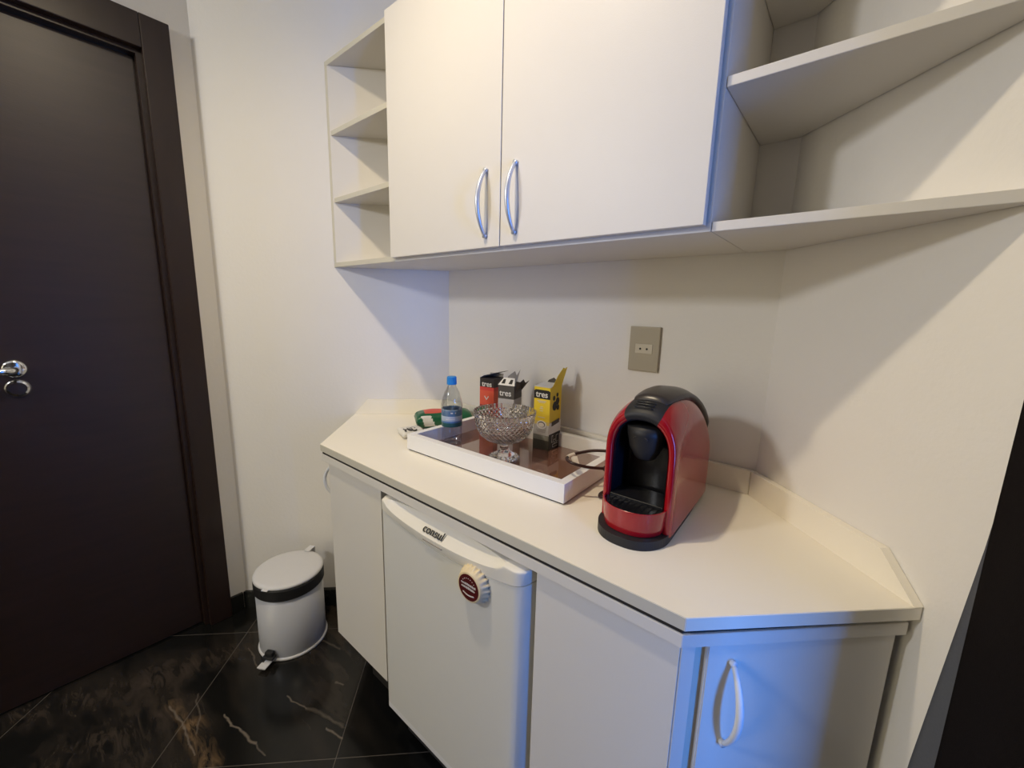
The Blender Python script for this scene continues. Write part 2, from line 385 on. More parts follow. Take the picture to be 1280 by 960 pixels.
obj('lock_plate', b, M['chrome'], d, smooth=False, label='round chrome lock plate')

# ------------------------------------------------------------------ bow handles
def bow_handle(name, base, up, out, length, depth, r, mt, parent, label=None, side=None):
    """arc handle whose ends touch the door; base = centre point on the door face"""
    up = Vector(up); out = Vector(out); P = []; R = []
    n = 25
    for i in range(n):
        t = i/(n-1); s = math.sin(PI*t)
        P.append(Vector(base) + up*((t-0.5)*length) + out*(0.003+depth*s**0.75))
        R.append(r*(0.62+0.38*s))
    b = B(); tube(b, P, R, 12)
    for s in (-1, 1):
        e = Vector(base)+up*(s*0.5*length)
        tube(b, [e+out*0.0002, e+out*0.007], r*0.95, 10)
    return obj(name, b, mt, parent, smooth=True, label=label)

# ------------------------------------------------------------------ upper units
YU = -0.3046; TB = 0.016
ZS = [1.424, 1.651, 1.876, 2.100]
EPS = 0.0015
# left open shelf (triangle against the angled wall)
t = thing('open_shelf', 'white triangular open wall shelf with three cubbies, fixed left of the cupboard doors', 'shelf', (-0.1, -0.15, ZS[0]), group='open wall shelves')
XS = 0.0905
side_t = 0.012
for i, z in enumerate(ZS):
    b = B(); prism(b, [(-0.0+EPS*1.5, -EPS), (-0.3046+EPS+.0, YU), (XS, YU), (XS, -EPS)] if i in (0, 3) else
                   [(side_t*1.42, -EPS), (-0.3046+side_t*1.42+.002, YU+.002), (XS, YU+.002), (XS, -EPS)], z, z+TB, 0.0006)
    front_edges(b); obj('shelf_board', b, [M['lam'], M['edge']], t)
b = B(); prism(b, [(EPS*1.5, -EPS-0.0), (-0.3046+EPS*1.5, YU), (-0.3046+EPS*1.5+side_t*1.42, YU), (side_t*1.42, -EPS)], ZS[0]+TB+.0003, ZS[3]-.0003)
front_edges(b); obj('side_panel', b, [M['lam'], M['edge']], t)

# cupboard with two doors
XC1 = 1.0277
t = thing('wall_cupboard', 'white wall cupboard with two tall flat doors, hung between the open shelves', 'cupboard', (0.55, -0.15, ZS[0]))
b = B()
box(b, XS+.0005, XC1-.0005, YU, -EPS, ZS[0], ZS[0]+TB, .0006)
box(b, XS+.0005, XC1-.0005, YU, -EPS, ZS[3], ZS[3]+TB, .0006)
box(b, XS+.0005, XS+.0165, YU, -EPS, ZS[0]+TB, ZS[3], .0006)
box(b, XC1-.0185, XC1-.0005, YU, -EPS, ZS[0]+TB, ZS[3], .0006)
box(b, XS+.017, XC1-.019, -0.008, -EPS, ZS[0]+TB, ZS[3])
box(b, 0.544, 0.560, YU, -0.010, ZS[0]+TB, ZS[3])
obj('carcass', b, M['lam'], t)
for x0, x1, hx in ((0.0925, 0.5485, 0.503), (0.5515, 1.0190, 0.597)):
    b = B(); box(b, x0, x1, YU-0.0185, YU-0.001, 1.4335, 2.112, 0.0012)
    dd = obj('door', b, M['lam'], t)
    bow_handle('door_handle', (hx, YU-0.0185, 1.537), (0, 0, 1), (0, -1, 0), 0.152, 0.028, 0.0062, M['satin'], dd, label='satin bluish metal bow handle')

# right open shelf
t = thing('open_shelf', 'wide white open wall shelf on the right, its boards running into the angled wall', 'shelf', (1.2, -0.15, ZS[0]), group='open wall shelves')
for i, z in enumerate(ZS):
    x0 = XC1+0.0005
    b = B(); prism(b, [(x0, YU+.001), (W+0.3046-EPS*2, YU+.001), (W-EPS*1.5, -EPS), (x0, -EPS)], z, z+TB, 0.0006)
    obj('shelf_board', b, M['lam'], t)

# ------------------------------------------------------------------ worktop
A_ = (0.010, -0.5406); B_ = (1.114, -0.5406)
def foot_l(p): s = (p[0]+p[1])/2; return (s, s)
def foot_r(p):
    d = ((p[0]-W)-p[1])/2; return (W+d, -d)
E_ = foot_l(A_); C_ = foot_r(B_)
e = 0.0015
t = thing('worktop', 'long cream laminate worktop with clipped ends and low upstand, over the fridge', 'countertop', (0.55, -0.3, ZCB))
b = B(); prism(b, [A_, B_, (C_[0]-e, C_[1]-e), (W-e, -e), (e, -e), (E_[0]+e, E_[1]-e)], ZCB, ZC, 0.0008)
front_edges(b); obj('worktop_slab', b, [M['top'], M['edge']], t)
hb = 0.059; ts = 0.017; tk = ts*math.tan(PI/8)
b = B(); prism(b, [(e, -e), (W-e, -e), (W-e-tk, -ts), (e+tk, -ts)], ZC+.0002, ZC+hb, 0.0008); obj('upstand', b, M['top'], t)
def end_upstand(p0, p1, nrm, slope):
    # p0 inner corner, p1 outer end; both on the wall line; sloping cut at the outer end
    p0 = Vector((*p0, 0)); p1 = Vector((*p1, 0)); n3 = Vector((*nrm, 0)); d = (p1-p0).normalized()
    b = B(); v = []
    for off, inner in ((0.0015, 0), (ts, tk)):
        a = p0 + n3*off + d*(inner+.0003); c = p1 + n3*off; cu = c - d*slope
        v += [a+Vector((0, 0, ZC+.0002)), c+Vector((0, 0, ZC+.0002)), cu+Vector((0, 0, ZC+hb)), a+Vector((0, 0, ZC+hb))]
    add(b, v, [(0, 1, 2, 3), (7, 6, 5, 4), (0, 4, 5, 1), (1, 5, 6, 2), (2, 6, 7, 3), (3, 7, 4, 0)])
    return obj('upstand', b, M['top'], t)
end_upstand((0, 0), E_, (q, -q), 0.052)
end_upstand((W, 0), C_, (-q, -q), 0.064)

# ------------------------------------------------------------------ base units
ZR = 0.804      # underside of the top rail
def inset(p, d): return p
t = thing('cabinet_top_board', 'thin white board running under the worktop across the whole base run', 'board', (0.55, -0.3, ZR))
o_ = 0.009
A2 = (A_[0]+o_*.5, -0.5403); B2 = (B_[0]-o_*.25, -0.5403)
E2 = foot_l(A2); C2 = foot_r(B2)
b = B(); prism(b, [A2, B2, (C2[0]-.012, C2[1]-.012+.004), (W-e, -e), (e, -e), (E2[0]+.012, E2[1]-.012+.004)], ZR, ZR+0.0215, 0.0006); obj('board', b, M['lam'], t)
A3 = (A_[0]+.007, -0.5372); B3 = (B_[0]-.004, -0.5372); E3 = foot_l(A3); C3 = foot_r(B3)
b = B(); prism(b, [A3, B3, (C3[0]-.025, C3[1]-.02), (W-.02, -.02), (.02, -.02), (E3[0]+.025, E3[1]-.02)], ZR+0.0217, ZCB-.0002); obj('spacer_strip', b, M['dark'], t, label='recessed black gap strip')

# left base unit
t = thing('base_cabinet', 'cream base cabinet at the left end, flat panel facing front, beside the white pedal bin', 'cabinet', (0.1, -0.3, 0.0), group='base cabinets under the worktop')
FX = -0.531; Z0 = 0.200
b = B(); box(b, 0.040, 0.3270, FX, FX+0.018, Z0, ZR-.001, 0.0008); obj('front_panel', b, M['lam'], t)
# angled door: from the front corner back to the left wall
def angled(bm, p0, p1, nrm, th, z0, z1, bev=0.001):
    p0 = Vector(p0); p1 = Vector(p1); n = Vector(nrm)
    prism(bm, [tuple(p0), tuple(p1), tuple(p1-n*th), tuple(p0-n*th)], z0, z1, bev)
pc = (0.036, FX+0.006); pe = foot_l(pc)
b = B(); angled(b, (pc[0]-.004, pc[1]+.004), (pe[0]+.03, pe[1]-.03), (-q, -q), 0.017, Z0, ZR-.001)
dd = obj('door', b, M['lam'], t)
bow_handle('door_handle', (0.016, FX+0.026, 0.727), (0, 0, 1), (-q, -q, 0), 0.10, 0.026, 0.0055, M['white_h'], dd, label='white bow handle')
b = B(); prism(b, [(0.06, -0.50), (0.325, -0.50), (0.325, -0.004), (0.01, -0.02), (-0.20, -0.23)], Z0, Z0+.015); 
box(b, 0.313, 0.3270, FX+.019, -0.004, Z0+.0152, ZR-.001)
obj('carcass', b, M['lam'], t)
b = B(); prism(b, [(0.09, -0.44), (0.32, -0.44), (0.32, -0.40), (0.11, -0.40), (-0.13, -0.18), (-0.155, -0.205)], 0.0, Z0-.0005); obj('plinth', b, M['dark'], t, label='recessed black plinth')

# right base unit
t = thing('base_cabinet', 'white base cabinet at the right end, long front panel and angled door with bow handle', 'cabinet', (1.0, -0.3, 0.0), group='base cabinets under the worktop')
b = B(); box(b, 0.8455, 1.108, FX, FX+0.018, Z0-.02, ZR-.001, 0.0008); obj('front_panel', b, M['lam'], t)
def dpt(s, out=0.0):   # s along the angled face from the front corner, out = proud of it
    return Vector((1.110+q*s+q*out, FX+0.001+q*s-q*out))
b = B(); b_th = 0.02
prism(b, [tuple(dpt(0.000, 0)), tuple(dpt(0.022, 0)), tuple(dpt(0.022, -0.02)), tuple(dpt(0.0, -.012))], Z0-.02, ZR-.001, 0.0008)
obj('corner_post', b, M['lam'], t)
b = B(); prism(b, [tuple(dpt(0.026, -.008)), tuple(dpt(0.046, -.008)), tuple(dpt(0.046, -0.024)), tuple(dpt(0.026, -.024))], Z0-.02, ZR-.001)
obj('hinge_strip', b, M['card'], t, label='bare beige edge strip in the door gap')
b = B(); prism(b, [tuple(dpt(0.0405, 0.002)), tuple(dpt(0.344, 0.002)), tuple(dpt(0.344, -0.0075)), tuple(dpt(0.0405, -.0075))], Z0-.02, ZR-.001, 0.0015)
dd = obj('door', b, M['lam'], t)
hp = dpt(0.080, 0.002)
bow_handle('door_handle', (hp[0], hp[1], 0.699), (0, 0, 1), (q, -q, 0), 0.142, 0.028, 0.0058, M['white_h'], dd, label='white bow handle')
b = B(); prism(b, [(0.862, -0.50), (1.08, -0.50), (1.30, -0.28), (W-.01, -0.01), (0.862, -0.004)], Z0, Z0+.015); box(b, 0.8455, 0.861, FX+.019, -0.004, Z0, ZR-.001)
obj('carcass', b, M['lam'], t)
b = B(); prism(b, [(0.87, -0.44), (1.06, -0.44), (1.24, -0.25), (1.20, -0.22), (1.05, -0.40), (0.87, -0.40)], 0.0, Z0-.0005); obj('plinth', b, M['dark'], t, label='recessed black plinth')

# ------------------------------------------------------------------ mini fridge
t = thing('mini_fridge', 'white compact fridge tucked under the worktop between the two base cabinets', 'fridge', (0.59, -0.3, 0.0))
FY = -0.550; X0, X1 = 0.3545, 0.8330
b = B(); box(b, X0+.006, X1-.004, FY+.062, -0.03, 0.02, 0.792, 0.006)
obj('fridge_body', b, M['fshade'], t)
b = B(); box(b, X0+.004, X1-.003, FY+.052, FY+.0615, 0.17, 0.79, 0.002); obj('door_gasket', b, M['rubber'], t, label='dark grey rubber door seal')
# door: plan outline with rounded vertical edges
def door_plan(y_front, y_back, x0, x1, r=0.030, n=8, rl=0.012):
    P = [(x0, y_back)]
    for i in range(n+1):
        a = PI + (PI/2)*i/n; P.append((x0+rl+rl*math.cos(a), y_front+rl+rl*math.sin(a)))
    for i in range(n+1):
        a = -PI/2 + (PI/2)*i/n; P.append((x1-r+r*math.cos(a), y_front+r*1.0+r*1.0*math.sin(a)))
    P.append((x1, y_back)); return P
b = B()
plan = door_plan(FY, FY+.052, X0, X1)
n = len(plan)
def zb(x):  # lower outline of the cap: a smile
    u = (x-X0)/(X1-X0); return 0.766 - 0.030*math.sin(PI*min(max(u, 0), 1))**0.8
# lower door slab, its top follows the smile
b = B()
NX = 40
xs = [p[0] for p in plan]
def column_outline(z_of, off):
    out = []
    return out
P2 = []
for i in range(len(plan)-1):
    (xa, ya), (xb, yb) = plan[i], plan[i+1]
    k = 24 if abs(xb-xa) > 0.2 else 1
    for j in range(k): P2.append((xa+(xb-xa)*j/k, ya+(yb-ya)*j/k))
P2.append(plan[-1])
def loft_outline(bm, levels):
    rings = [[bm.verts.new(v) for v in lv] for lv in levels]
    for a, c in zip(rings[:-1], rings[1:]):
        for i in range(len(a)-1): bm.faces.new((a[i], a[i+1], c[i+1], c[i]))
        bm.faces.new((a[-1], a[0], c[0], c[-1]))
    bm.faces.new(rings[0][::-1]); bm.faces.new(rings[-1])
lv = [[(x, y+(.004 if k == 0 else 0), 0.172+k*.005) for x, y in P2] for k in (0, 1)] + [[(x, y, zb(x)-0.0015) for x, y in P2]]
loft_outline(b, lv)
door = obj('fridge_door', b, M['fridge'], t)
for p in door.data.polygons: p.use_smooth = True
md = door.modifiers.new('split', 'EDGE_SPLIT'); md.split_angle = math.radians(35)
b = B(); box(b, X0, X1-.01, FY+.004, FY+.05, 0.150, 0.1715, 0.003); obj('door_bottom_trim', b, M['tray'], t)
# cap with the scooped grip: cross-sections lofted along x
b = B(); secs = []
NS = 64; xa, xb_ = X0, X1
for i in range(NS+1):
    x = xa + (xb_-xa)*i/NS
    # rounding of the ends in plan
    if x > X1-0.030: rr = x-(X1-0.030); yo = 0.030-math.sqrt(max(0.030**2-rr*rr, 0))
    elif x < X0+0.012: rr = (X0+0.012)-x; yo = 0.012-math.sqrt(max(0.012**2-rr*rr, 0))
    else: yo = 0
    u = (x-(X0+0.022))/((X1-0.058)-(X0+0.022)); s = math.sin(PI*u)**0.42 if 0 < u < 1 else 0.0
    zt = 0.7935; zB = zb(x)
    yb = FY+0.050; yf = FY-0.002+yo
    zl = zt - 0.003 - 0.0275*s          # height of the lip's edge
    zf = max(zB+.004, zl-.006)
    prof = [(yb, zB), (yf+.0035, zB), (yf, zB+.002), (yf-0.004*s, zf), (yf-0.004*s, zl-.0015), (yf-.002*s+.0005, zl), (yf+.002+.007*s, zl+.006*s+.001), (yf+.004+0.018*s, zl+.016*s+.0015), (yf+.006+.021*s, zt), (yb, zt)]
    secs.append([b.verts.new((x, min(y, yb), z)) for y, z in prof])
for s0, s1 in zip(secs[:-1], secs[1:]):
    for k in range(len(s0)): b.faces.new((s0[k], s0[(k+1) % len(s0)], s1[(k+1) % len(s0)], s1[k]))
b.faces.new(secs[0]); b.faces.new(secs[-1][::-1])
cap = obj('grip_cap', b, M['capm'], t, label='cream moulded grip strip along the top of the door')
for p in cap.data.polygons: p.use_smooth = True
md = cap.modifiers.new('split', 'EDGE_SPLIT'); md.split_angle = math.radians(40)
text_obj('lettering', 'consul', 0.0265, frame_m((0.562, FY+0.0045, 0.7735), (1, 0, 0), (0, 0.74, 0.67)), M['blackp'], cap, bold=0.0001, extrude=0.0008, spacing=1.02)
b = B(); box(b, 0.536, 0.602, FY-.0070, FY-.0050, 0.7510, 0.7530); obj('lettering', b, M['greyp'], cap)

# bottle-cap magnet
t = thing('fridge_magnet', 'cream crown bottle cap magnet with dark red printed face, stuck on the fridge door', 'magnet', (0.7045, FY, 0.718))
R0 = 0.039
def mag_m(): return Matrix.Translation((0.7045, FY-.001, 0.718)) @ Matrix.Rotation(PI/2, 4, 'X')
b = B()
def rf(k, r, z, a):
    tooth = [0.0036, 0.0024, 0.0008, 0.0, 0, 0, 0, 0, 0.003][k] if k < 9 else 0
    return max(r, 1e-4) + tooth*math.cos(21*a)
prof = [(R0+.001, 0.0), (R0, 0.005), (R0-.0015, 0.010), (R0-.004, 0.016), (R0-.0065, 0.0200), (R0-.008, 0.0205), (0.001, 0.0195)]
lathe(b, prof, 126, rfun=rf)
bmesh.ops.transform(b, matrix=mag_m(), verts=b.verts[:]); obj('crown_cap', b, M['cream'], t, smooth=True)
b = B(); lathe(b, [(0.0, 0.0198), (0.0285, 0.0206), (0.0285, 0.0212), (0.0, 0.0208)], 64)
bmesh.ops.transform(b, matrix=mag_m(), verts=b.verts[:]); face = obj('printed_face', b, M['maroon'], t, label='dark red printed disc')
b = B()
def strip(x0, x1, z0, z1, slant=0.0):
    y = -0.0225
    add(b, [(x0, y, z0), (x1, y, z0+slant), (x1, y, z1+slant), (x0, y, z1), (x0, y+.001, z0), (x1, y+.001, z0+slant), (x1, y+.001, z1+slant), (x0, y+.001, z1)],
        [(0, 1, 2, 3), (7, 6, 5, 4), (0, 4, 5, 1), (1, 5, 6, 2), (2, 6, 7, 3), (3, 7, 4, 0)])
random.seed(3)
for row, (zz, hh, xm) in enumerate(((0.004, 0.0045, 0.021), (-0.004, 0.0045, 0.020))):
    x = -xm
    while x < xm-.003:
        wd = random.uniform(0.0016, 0.0032); strip(x, x+wd, zz-.0005*random.random(), zz+hh*random.uniform(.6, 1)); x += wd+0.0013
for a in range(7):
    aa = math.radians(40+a*17); strip(0.020*math.cos(aa)-.0008, 0.020*math.cos(aa)+.0008, 0.020*math.sin(aa)-.0008, 0.020*math.sin(aa)+.0008)
x = -0.016
for i in range(8): strip(-0.016+i*.004, -0.012+i*.004, -0.0155-0.0035*math.sin(PI*(i+.5)/8), -0.0130-0.0035*math.sin(PI*(i+.5)/8))
bmesh.ops.transform(b, matrix=Matrix.Translation((0.7045, FY, 0.718)), verts=b.verts[:])
obj('pale_print', b, M['whitep'], face)

# ------------------------------------------------------------------ socket
t = thing('wall_socket', 'beige rectangular wall socket plate with small two-pin insert above the worktop', 'socket', (0.805, 0, 1.185))
b = B(); box(b, 0.763, 0.8475, -0.009, -0.0003, 1.1235, 1.2455, 0.0025); pl = obj('cover_plate', b, M['outlet'], t)
b = B(); box(b, 0.7815, 0.8295, -0.0105, -0.0091, 1.172, 1.198, 0.0008); ins = obj('socket_insert', b, M['module'], t, label='cream two-pin insert')
b = B()
for x in (0.795, 0.812):
    lathe(b, [(0.0, 0), (0.0028, 0), (0.0028, 0.0006), (0, 0.0006)], 14)
    bmesh.ops.transform(b, matrix=Matrix.Translation((0, 0, 0)), verts=[])
b.free(); b = B()
for x in (0.796, 0.8145):
    c = B(); lathe(c, [(0.0, 0), (0.0029, 0), (0.0029, 0.0006), (0, 0.0006)], 14)
    bmesh.ops.transform(c, matrix=Matrix.Translation((x, -0.0106, 1.185)) @ Matrix.Rotation(PI/2, 4, 'X'), verts=c.verts[:]); merge(b, c)
obj('pin_hole', b, M['blackp'], ins)

# ------------------------------------------------------------------ tray
TR = math.radians(1.6)
TX, TY = 0.245, -0.385         # front left outer corner
t = thing('serving_tray', 'white lacquered rectangular tray with brown mirrored base on the worktop', 'tray', (TX, TY, ZC), TR)
TL, TD, TH, TT = 0.552, 0.345, 0.050, 0.021
b = B()
box(b, 0, TL, 0, TT, 0.004, TH, .0008); box(b, 0, TL, TD-TT, TD, 0.004, TH, .0008)
box(b, 0, TT, TT+.0002, TD-TT-.0002, 0.004, TH, .0008); box(b, TL-TT, TL, TT+.0002, TD-TT-.0002, 0.004, TH, .0008)
obj('tray_frame', b, M['tray'], t, local=True)
b = B(); box(b, 0.004, TL-.004, 0.004, TD-.004, 0.0, 0.0039); obj('tray_underside', b, M['dark'], t, local=True, label='thin dark felt underside')
b = B(); box(b, TT+.0003, TL-TT-.0003, TT+.0003, TD-TT-.0003, 0.004, 0.008); obj('mirror_base', b, M['mirror'], t, local=True, label='brown mirrored glass base')
ZT = ZC+0.0082

# ------------------------------------------------------------------ capsule boxes
def capsule_box(name, label, loc, rz, w, dp, h, body, parts):
    t = thing(name, label, 'box', loc, rz, 'coffee capsule cartons on the tray')
    b = B(); box(b, -w/2, w/2, -dp/2, dp/2, 0, h, 0.0008, seg=1)
    bo = obj('carton', b, body, t, local=True)
    for p in parts: p(t, bo, w, dp, h)
    return t
def slab(parent, name, mt, pts, th=0.0006, label=None):
    """thin card piece from planar points (local coordinates of its thing), given a real thickness"""
    P = [Vector(p) for p in pts]; n = (P[1]-P[0]).cross(P[2]-P[0]).normalized()*th; k = len(P)
    b = B(); add(b, P+[p+n for p in P], [tuple(range(k))[::-1], tuple(range(k, 2*k))]+[(i, (i+1) % k, k+(i+1) % k, k+i) for i in range(k)])
    return obj(name, b, mt, parent, local=True, label=label)
def ltext(parent, bo, s, size, x, y, z, mt, face='front', bold=0.0004):
    base = wm(parent)
    if face == 'front': fm = frame_m((x, y, z), (1, 0, 0), (0, 0, 1))
    else: fm = frame_m((x, y, z), (0, 1, 0), (0, 0, 1))
    return text_obj('lettering', s, size, base @ fm, mt, bo, extrude=0.0003, bold=bold)
def ellipse_pts(cx, y, cz, rx, rz_, n=20): return [(cx+rx*math.cos(2*PI*i/n), y, cz+rz_*math.sin(2*PI*i/n)) for i in range(n)]

yb = banded('yellow_box_print', 'Z', [(0, (0.035, 0.03, 0.02)), (0.030, (0.16, 0.155, 0.12)), (0.045, (0.42, 0.40, 0.37)), (0.078, (0.62, 0.47, 0.12)), (0.088, (0.80, 0.58, 0.03)), (0.158, (0.80, 0.60, 0.03))], scale=0.25)
def yparts(t, bo, w, dp, h):
    f = -dp/2-.0005
    slab(bo, 'label_band', M['blackp'], [(-w/2, f, h-.035), (w/2, f, h-.035), (w/2, f, h-.012), (w/2-.006, f, h-.008), (-w/2+.006, f, h-.008), (-w/2, f, h-.012)][::-1], label='black label band')
    ltext(t, bo, 'tres', 0.026, 0, f-.0012, h-.022, M['whitep'])
    slab(bo, 'printed_cup', M['whitep'], ellipse_pts(0.002, f, 0.078, 0.017, 0.013), label='printed white cup')
    slab(bo, 'printed_cup', M['dgreyp'], ellipse_pts(0.002, f-.0008, 0.079, 0.0125, 0.009))
    slab(bo, 'printed_cup', M['card'], ellipse_pts(0.002, f-.0016, 0.078, 0.0105, 0.007))
    for zz, ww in ((0.150, .030), (0.146, .022), (0.132, .008), (0.127, .012), (0.12, .010), (0.100, .024), (0.060, .034), (0.055, .028)):
        slab(bo, 'print_line', M['greyp'] if zz < .07 else M['card'], [(-ww/2, f, zz), (ww/2, f, zz), (ww/2, f, zz+.002), (-ww/2, f, zz+.002)])
    s = w/2+.0005
    def side(nm, mt, pts): slab(bo, nm, mt, [(s, y, z) for y, z in pts])
    side('side_print', M['blackp'], [(-dp/2, 0.0), (dp/2, 0.0), (dp/2, 0.050), (-dp/2, 0.050)])
    for (y0, y1, z0, z1) in ((-.012, .018, .006, .016), (-.006, .004, .020, .030), (.008, .022, .020, .042), (-.018, -.010, .022, .044)):
        s = w/2+.0012; side('side_print', M['whitep'], [(y0, z0), (y1, z0), (y1, z1), (y0, z1)])
        s = w/2+.0019; side('side_print', M['blackp'], [(y0+.0015, z0+.0015), (y1-.0015, z0+.0015), (y1-.0015, z1-.0015), (y0+.0015, z1-.0015)])
    s = w/2+.0005
    side('side_print', M['whitep'], [(-dp/2, 0.0505), (dp/2, .0505), (dp/2, .085), (-dp/2, .085)])
    s = w/2+.0012; side('side_print', M['dgreyp'], [(-.022, .074), (.024, .079), (.024, .092), (-.022, .087)])
    s = w/2+.0005
    for (y, z, r) in ((-.006, .135, .013), (.010, .148, .011), (.014, .128, .008), (-.012, .160, .007), (.008, .168, .006)):
        side('side_print', M['blackp'], [(y+r*math.cos(2*PI*i/12), z+r*1.1*math.sin(2*PI*i/12)) for i in range(12)])
    slab(bo, 'top_flap', M['whitep'], [(-w/2, -dp/2, h+.0005), (w/2, -dp/2, h+.0005), (w/2-.006, dp/2-.02, h+.008), (-w/2+.006, dp/2-.02, h+.008)], .0008, 'folded white top flap')
    slab(bo, 'top_flap', M['yel'], [(w/2-.001, -dp/2+.012, h), (w/2-.001, dp/2, h), (w/2+.013, dp/2+.004, h+.058), (w/2+.012, dp/2-.008, h+.054), (w/2+.011, dp/2-.016, h+.058), (w/2+.010, -dp/2+.022, h+.036)], .0008, 'yellow flap torn and standing up')
    slab(bo, 'top_flap', M['dgreyp'], [(-w/2+.004, dp/2-.006, h), (w/2-.004, dp/2-.006, h), (w/2-.004, dp/2+.0, h+.018), (w/2-.018, dp/2, h+.013), (0, dp/2, h+.021), (-w/2+.010, dp/2, h+.012)], .0008, 'crumpled dark flap')
capsule_box('capsule_box', 'tall yellow coffee capsule carton with torn open top standing on the tray', (0.546, -0.083, ZT), math.radians(5), 0.056, 0.070, 0.193, yb, [yparts])

rb = banded('red_box_print', 'Z', [(0, (0.30, 0.03, 0.02)), (0.100, (0.70, 0.10, 0.05)), (0.150, (0.62, 0.05, 0.04)), (0.162, (0.025, 0.018, 0.018))], scale=0.25)
def rparts(t, bo, w, dp, h):
    f = -dp/2-.0006
    ltext(t, bo, 'tres', 0.025, 0.001, f-.0006, h-.020, M['whitep'])
    for s in (-1, 1):
        slab(bo, 'heart_print', M['whitep'], [(0, f, .118), (s*.009, f, .130), (s*.007, f, .1325), (0, f, .122)][::s])
    slab(bo, 'top_flap', M['greyp'], [(-w/2, -dp/2, h), (-w/2+.006, dp/2, h+.001), (w/2+.010, dp/2+.012, h+.022), (w/2-.01, dp/2-.01, h+.018), (-w/2+.012, -dp/2+.006, h+.008)], .0008, 'grey flap bent up')
    slab(bo, 'top_flap', M['greyp'], [(-w/2+.003, dp/2-.002, h), (w/2, dp/2-.002, h), (w/2, dp/2, h+.012), (-w/2+.003, dp/2, h+.010)], .0008)
capsule_box('capsule_box', 'red and black coffee capsule carton standing behind the glass bowl', (0.318, -0.090, ZT), math.radians(8), 0.058, 0.058, 0.192, rb, [rparts])

db = banded('silver_box_print', 'Z', [(0, (0.45, 0.43, 0.42)), (0.135, (0.46, 0.44, 0.43)), (0.143, (0.06, 0.052, 0.048))], scale=0.25)
def dparts(t, bo, w, dp, h):
    f = -dp/2-.0006
    ltext(t, bo, 'tres', 0.026, -0.002, f-.0006, h-.024, M['whitep'])
    slab(bo, 'top_flap', M['whitep'], [(-w/2-.001, -dp/2, h+.0008), (w/2+.001, -dp/2, h+.0008), (w/2-.008, -dp/2+.020, h+.022), (-w/2+.010, -dp/2+.020, h+.022)], .0008, 'white flap with two dark cut-outs')
    for x in (-.013, .012):
        slab(bo, 'flap_hole', M['blackp'], [(x-.006, -dp/2+.0035, h+.0058), (x+.006, -dp/2+.0035, h+.0058), (x+.005, -dp/2+.0145, h+.0180), (x-.003, -dp/2+.0145, h+.0180)], .0006)
    slab(bo, 'top_flap', M['greyp'], [(-w/2+.002, dp/2-.004, h), (w/2-.018, dp/2-.004, h), (w/2-.008, dp/2+.004, h+.046), (w/2-.019, dp/2, h+.026), (w/2-.025, dp/2, h+.040), (-w/2+.008, dp/2-.002, h+.022)], .0008, 'grey pronged flap standing up')
    slab(bo, 'top_flap', M['dgreyp'], [(w/2, -dp/2+.004, h-.022), (w/2, dp/2, h-.018), (w/2+.024, dp/2+.002, h+.014), (w/2+.020, 0.010, h+.009), (w/2+.015, 0.006, h+.020), (w/2+.010, -.008, h+.012), (w/2+.002, -dp/2+.008, h+.016)], .0008, 'dark crumpled flap at the side')
capsule_box('capsule_box', 'dark topped capsule carton with white notched flap, between the red and yellow cartons', (0.425, -0.120, ZT), math.radians(14), 0.056, 0.056, 0.185, db, [dparts])

# ------------------------------------------------------------------ cut glass bowl
t = thing('glass_bowl', 'cut crystal footed fruit bowl with swirled ridges, empty, on the mirrored tray', 'bowl', (0.517, -0.250, ZT))
b = B()
outer = [(0.0, 0.0), (0.040, 0.0), (0.044, 0.003), (0.042, 0.007), (0.030, 0.013), (0.018, 0.021), (0.0125, 0.030), (0.012, 0.038), (0.017, 0.044), (0.034, 0.050), (0.055, 0.059),
         (0.070, 0.072), (0.079, 0.088), (0.084, 0.105), (0.086, 0.122), (0.087, 0.137), (0.0875, 0.140)]
inner = [(0.0855, 0.1405), (0.0835, 0.137), (0.081, 0.120), (0.078, 0.104), (0.072, 0.088), (0.062, 0.075), (0.046, 0.064), (0.025, 0.057), (0.0, 0.055)]
no = len(outer)
# denser profile in the bowl wall
def dense(P, k=4):
    out = []
    for i in range(len(P)-1):
        for j in range(k): s = j/k; out.append((P[i][0]*(1-s)+P[i+1][0]*s, P[i][1]*(1-s)+P[i+1][1]*s))
    out.append(P[-1]); return out
od = dense(outer, 5); nod = len(od)
def cut(k, r, z, a):
    if r < 1e-4: return 1e-5
    if k < nod and z > 0.050 and z < 0.128:
        tw = (z-0.05)*24; ridge = abs(math.sin(18*(a+tw*0.5)))
        ridge2 = abs(math.sin(18*(a-tw*0.5)))
        return r - 0.0034*(1-min(ridge, ridge2 if z > 0.09 else 1))
    if k < nod and z < 0.012 and r > 0.02: return r + 0.0018*math.cos(24*a)
    if k < nod and z >= .128: return r + 0.0014*math.cos(36*a)
    return r
lathe(b, od+dense(inner, 2), 216, rfun=cut)
obj('bowl', b, M['glass'], t, local=True, smooth=False)

